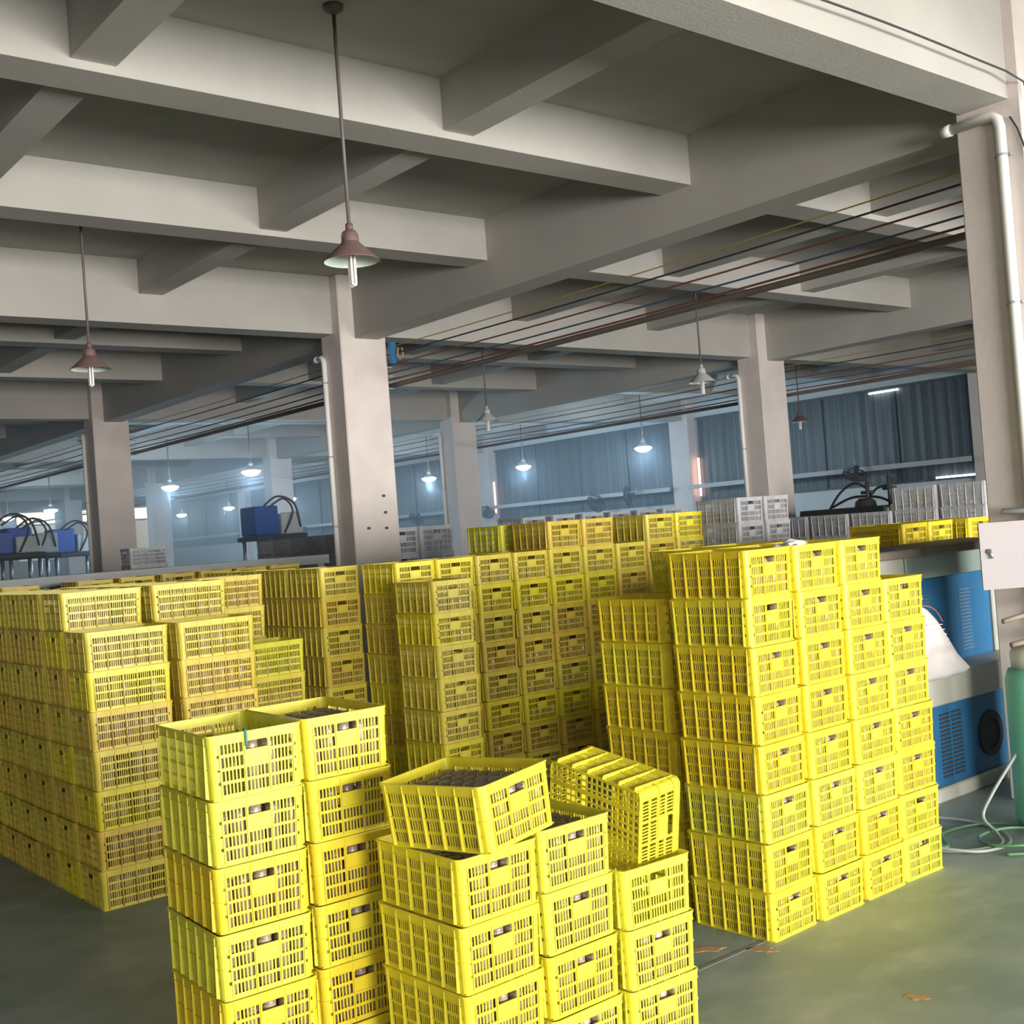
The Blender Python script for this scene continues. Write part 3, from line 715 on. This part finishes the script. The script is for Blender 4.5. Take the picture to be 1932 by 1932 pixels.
# open distribution box on the column at the right edge
t = empty('distribution_box', (6.82, 3.18, 1.36))
e = MB(); e.bevbox(6.84, 7.3, 3.16, 3.385, 1.34, 1.78, .006); rel(e, (6.82, 3.18, 1.36)).build('cabinet', M['cream'], t)
e = MB(); dx, dy = -.47, .38; nx, ny = -.63, -.775
q = lambda u, w, z: (dx*u+nx*w, dy*u+ny*w, z)
e.quadbox([q(0, 0, 0), q(1, 0, 0), q(1, .015, 0), q(0, .015, 0), q(0, 0, .385), q(1, 0, .385), q(1, .015, .385), q(0, .015, .385)])
dr = e.build('door', M['panel'], t); tag(dr, 'open pinkish white door panel')
e = MB(); e.tube([q(.92, .016, .22), q(.92, .03, .22)], .016, 12); e.tube([q(.92, .03, .225), q(.90, .032, .18)], .009, 8); tag(e.build('latch', M['steel'], dr, True), 'chrome latch')
tag(t, 'small cabinet on the right-edge column, its pale door swung open', 'cabinet')
e = MB(); e.tube([(6.75, 3.62, 1.80), (6.93, 3.38, 1.79), (7.0, 3.30, 1.785)], .018, 10)
tag(e.build('conduit_stub', M['greysteel'], smooth=True), 'short grey pipe above the open cabinet door', 'pipe')
# green tank, brown hoses
t = empty('green_tank', (6.50, 3.36, 0)); e = MB(); e.lathe([(.0001, .02), (.16, .02), (.17, .06), (.17, .84), (.15, .90), (.0001, .92)], seg=24); e.build('tank', M['green'], t, True)
e = MB(); e.lathe([(.0001, .92), (.13, .905), (.135, .99), (.12, 1.02), (.0001, 1.02)], seg=24); e.build('lid', M['cream'], t, True)
e = MB(); e.lathe([(.12, 0), (.15, 0), (.15, .03), (.12, .03)], seg=24); e.build('foot_ring', M['dark'], t, True)
tag(t, 'green cylindrical tank cut by the right edge', 'tank')
e = MB(); e.tube([(6.44, 3.50, 1.17), (6.60, 3.46, 1.19), (6.80, 3.40, 1.27), (6.86, 3.36, 1.29), (6.95, 3.34, 1.285)], .016, 8)
tag(e.build('brown_hose', M['brown'], smooth=True), 'short brown hose below the open cabinet door, upper one', 'hose')
e = MB(); e.tube([(6.44, 3.46, 1.035), (6.62, 3.42, 1.045), (6.85, 3.36, 1.06), (6.95, 3.36, 1.06)], .018, 8)
tag(e.build('brown_hose', M['brown'], smooth=True), 'short brown hose with tap above the green tank, lower one', 'hose')
# hoses on the floor
def smooth_path(P, n=8):
    out = []; P = [Vector(p) for p in P]; P = [P[0]]+P+[P[-1]]
    for i in range(1, len(P)-2):
        p0, p1, p2, p3 = P[i-1:i+3]
        for k in range(n):
            t = k/n; out.append(.5*((2*p1)+(p2-p0)*t+(2*p0-5*p1+4*p2-p3)*t*t+(3*p1-p0-3*p2+p3)*t**3))
    out.append(P[-2]); return out
e = MB(); e.tube(smooth_path([(6.52, 3.42, .55), (6.33, 3.45, .40), (6.20, 3.52, .22), (6.14, 3.55, .10), (6.10, 3.45, .03), (5.95, 3.36, .012), (5.72, 3.5, .012), (5.70, 3.8, .012), (5.95, 4.0, .02), (6.25, 3.92, .02), (6.28, 3.6, .012), (6.05, 3.35, .012), (5.8, 3.38, .012), (5.68, 3.6, .03), (5.82, 3.85, .012)]), .0095, 8)
tag(e.build('grey_hose', M['hose'], smooth=True), 'pale grey hose hanging down and coiled on the floor', 'hose')
e = MB(); e.tube(smooth_path([(5.82, 3.25, .012), (5.98, 3.12, .012), (6.2, 3.1, .012), (6.35, 3.25, .012), (6.25, 3.45, .03), (6.0, 3.5, .03), (5.88, 3.36, .03), (6.0, 3.2, .035), (6.25, 3.25, .03), (6.4, 3.4, .012), (6.3, 3.65, .012), (6.0, 3.72, .012), (5.75, 3.55, .02), (5.72, 3.72, .03)]), .009, 8)
tag(e.build('green_hose', M['ghose'], smooth=True), 'green hose coiled loosely on the floor by the block', 'hose')
# orange paint scraps on the floor
def scrap(pts, lab):
    e = MB(); n = len(pts); e.v = [(x, y, 0) for x, y in pts] + [(x, y, .0015) for x, y in pts]
    e.f = [tuple(range(n-1, -1, -1)), tuple(range(n, 2*n))] + [(i, (i+1) % n, n+(i+1) % n, n+i) for i in range(n)]
    tag(e.build('paint_patch', M['orange']), lab, 'paint mark', 'orange paint patches on the floor')
def blob(cx, cy, a, b, rot, seed):
    rg = random.Random(seed); P = []
    for k in range(26):
        t = 2*PI*k/26; r = 1+rg.uniform(-.32, .25)
        x, y = a*r*math.cos(t), b*r*math.sin(t); P.append((cx+x*math.cos(rot)-y*math.sin(rot), cy+x*math.sin(rot)+y*math.cos(rot)))
    return P
scrap(blob(3.83, 3.585, .085, .03, -.75, 1), 'long orange paint patch left of the floor joint')
scrap(blob(3.985, 3.395, .06, .035, -1.2, 2), 'orange paint patch at the corner of the right-hand block')
scrap(blob(3.955, 2.625, .05, .024, -1.2, 5), 'orange paint patch out on the open floor')
# white woven sack behind the block
def sack():
    e = MB(); L = [(0, .34, .20, .0), (.03, .40, .23, .0), (.12, .34, .20, -.04), (.24, .27, .17, -.08), (.35, .20, .13, -.11), (.42, .14, .09, -.13), (.46, .08, .05, -.15), (.49, .12, .06, -.13), (.52, .10, .04, -.12)]
    N = 28
    for z, a, b, sh in L:
        for k in range(N):
            t = 2*PI*k/N; c, s = math.cos(t), math.sin(t); w = 1+.05*math.sin(5*t+z*9)
            e.v.append((sh+a*w*abs(c)**.8*(1 if c > 0 else -1), b*w*abs(s)**.8*(1 if s > 0 else -1), z))
    for i in range(len(L)-1):
        for k in range(N):
            j = (k+1) % N; e.f.append((i*N+k, i*N+j, (i+1)*N+j, (i+1)*N+k))
    e.f.append(tuple(range(N-1, -1, -1))); e.f.append(tuple((len(L)-1)*N+k for k in range(N)))
    return e
t = empty('woven_sack', (6.58, 4.10, .80)); b_ = sack()
b_.v = [(x, y*.62, z) for x, y, z in b_.v]; b_.build('bag', M['bag'], t, True)
e = MB()
for i in range(7): e.tube([(-.12+.012*i, -.098-.0*i, .34-.032*i), (.02+.02*i, -.118, .33-.032*i)], .0022, 5)
tag(e.build('print', M['pink'], t), 'faded printed lines')
e = MB(); e.tube(smooth_path([(-.10, -.03, .46), (0, -.05, .44), (.08, -.05, .40), (.10, -.07, .34), (.06, -.09, .36)]), .0028, 6); tag(e.build('tie', M['red'], t, True), 'red string tie')
tag(t, 'white woven sack resting on the blue machine ledge', 'sack')
# rag on the block
e = MB(); N = 12
for i in range(N):
    for j in range(N):
        u, v = i/(N-1), j/(N-1)
        x = 4.36+.14*u; y = 3.36+.12*v; z = 1.742+.028*math.exp(-((u-.5)**2+(v-.4)**2)*9)+.006*math.sin(9*u+4*v)+.004*math.sin(13*v)
        e.v.append((x, y, z))
for i in range(N-1):
    for j in range(N-1): e.f.append((i*N+j, (i+1)*N+j, (i+1)*N+j+1, i*N+j+1))
n = len(e.v); e.v += [(x, y, z-.004) for x, y, z in e.v]
e.f += [tuple(reversed([q+n for q in f])) for f in e.f]
tag(e.build('white_rag', M['rag'], smooth=True), 'crumpled white rag on top of the bright block', 'rag')
# teal string on the first crate
c, s = math.cos(-.038), math.sin(-.038)
def on_front(cx, cy, a, u, o, z): c, s = math.cos(a), math.sin(a); u0, v0 = u, -CL/2-o; return (cx+c*u0-s*v0, cy+s*u0+c*v0, z)
e = MB(); P = [on_front(A1[0], A1[1], -.038, -.035, o, 5*CH+z) for o, z in ((-.012, .16), (-.014, .21), (-.004, .2215), (.007, .219), (.009, .20), (.006, .172), (-.008, .165))]
e.tube(P, .005, 6); tag(e.build('teal_string', M['teal'], smooth=True), 'teal string looped over the rim of the front-left crate', 'string')

# ------------------------------------------------------------ machines in the distance
def press(loc, lab, blue_h=.55, sc=1, rz=0):
    t = empty('vertical_press', loc, rz)
    e = MB(); e.bevbox(-.6, .6, -.45, .45, 0, 1.45, .02); e.build('base', M['greengrey'], t)
    for x in (-.45, .45):
        for y in (-.3, .3):
            e = MB(); e.tube([(x, y, 1.45), (x, y, 2.12)], .04, 10); e.build('tie_bar', M['steel'], t, True)
    e = MB(); e.bevbox(-.55, .55, -.4, .4, 2.08, 2.18, .02); e.build('platen', M['black'], t)
    e = MB(); e.bevbox(-.5, .0, -.3, .3, 2.18, 2.18+blue_h, .02); e.build('tank', M['dblue'], t)
    e = MB(); e.bevbox(.05, .5, -.3, .3, 2.18, 2.18+blue_h*.75, .02); e.build('motor_box', M['wallp'], t)
    e = MB(); e.tube(smooth_path([(.1, -.31, 2.2), (.25, -.4, 2.6), (.1, -.35, 2.85), (-.2, -.31, 2.7)]), .02, 8); e.tube(smooth_path([(.45, -.31, 2.3), (.3, -.38, 2.75), (.0, -.3, 2.9), (-.3, -.3, 2.73)]), .02, 8)
    e.build('hose', M['black'], t, True)
    tag(t, lab, 'machine', 'vertical presses in the distance')
press((7.5, 25, 0), 'vertical press with blue tank at the far left')
press((9.2, 27.5, 0), 'vertical press half hidden behind the left column')
press((10.6, 20.3, 0), 'vertical press with blue tank left of the central column')
press((6.4, 22.5, 0), 'vertical press beside the left column foot', .4)
# dark horizontal machine at right distance
t = empty('dark_machine', (14.3, 9.6, 0))
e = MB(); e.bevbox(-.3, .5, -.5, 1.0, 0, 1.86, .02); e.build('body', M['greengrey'], t); e = MB(); e.bevbox(-.34, .5, -.45, .95, 1.70, 1.88, .01); e.build('bed', M['black'], t)
e = MB(); e.bevbox(-.3, .5, -1.35, -.5, 0, 1.90, .02); e.build('cabinet', M['cream'], t); e = MB(); e.box(-.31, -.3, -1.25, -.62, 1.78, 1.86); e.build('blue_panel', M['blue'], t)
for y, h in ((-.05, .36), (-.4, .42)):
    e = MB(); e.tube([(-.1, y, 1.86), (-.1, y, 1.86+h)], .03, 8); e.tube([(-.1, y, 1.86+h), (-.1, y, 1.93+h)], .012, 6); e.tube([(-.1, y-.1, 1.86+h*.6), (-.1, y+.1, 1.86+h*.6)], .025, 8); e.build('valve_post', M['dark'], t, True)
e = MB(); e.tube(smooth_path([(-.1, .6, 1.87), (-.1, .4, 2.1), (-.1, .15, 2.22), (-.1, -.05, 2.12)]), .018, 8); e.tube(smooth_path([(-.1, .55, 1.9), (-.1, .2, 2.02), (-.1, -.2, 2.0), (-.1, -.4, 1.92)]), .018, 8)
e.tube(smooth_path([(-.1, -.05, 1.98), (-.1, -.2, 2.12), (-.1, -.4, 2.15)]), .018, 8); e.build('hose', M['black'], t, True)
e = MB(); e.lathe([(.16, 1.86), (.14, 1.95), (.08, 2.0), (.0001, 2.0)], (-.1, .0, 0), 12); e.build('pump', M['dark'], t, True)
tag(t, 'dark machine with black hoses in front of the right shutters', 'machine')

# ------------------------------------------------------------ thin haze in the far half of the hall
hm = bpy.data.materials.new('haze'); hm.use_nodes = True; nt = hm.node_tree; nt.nodes.remove(nt.nodes['Principled BSDF'])
vs = nt.nodes.new('ShaderNodeVolumeScatter'); vs.inputs['Color'].default_value = (.75, .88, 1, 1); vs.inputs['Density'].default_value = .023; vs.inputs['Anisotropy'].default_value = .3
nt.links.new(vs.outputs[0], nt.nodes['Material Output'].inputs['Volume'])
e = MB(); e.box(X0+.1, X1-.4, 12.6, Y1-.1, .01, ZS-.01)
tag(e.build('haze', hm), 'thin bluish haze in the far half of the hall', 'haze', kind='stuff')

e = MB(); e.tube([(x, 3.37, 4.40-.01*math.sin(x*2)) for x in [1.5+.25*k for k in range(22)]] + [(6.93, 3.36, 4.36), (6.95, 3.35, 4.25)], .006, 6)
tag(e.build('thin_cord', M['dark'], smooth=True), 'thin dark cord running along the bright beam at top right', 'cable')
e = MB(); e.tube([(6.925, 3.46, 4.18), (6.925, 3.42, 4.10), (6.925, 3.38, 3.96), (6.93, 3.36, 3.90)], .006, 6)
tag(e.build('loose_wire', M['dark'], smooth=True), 'short loose wire curling beside the right-edge downpipe', 'cable')
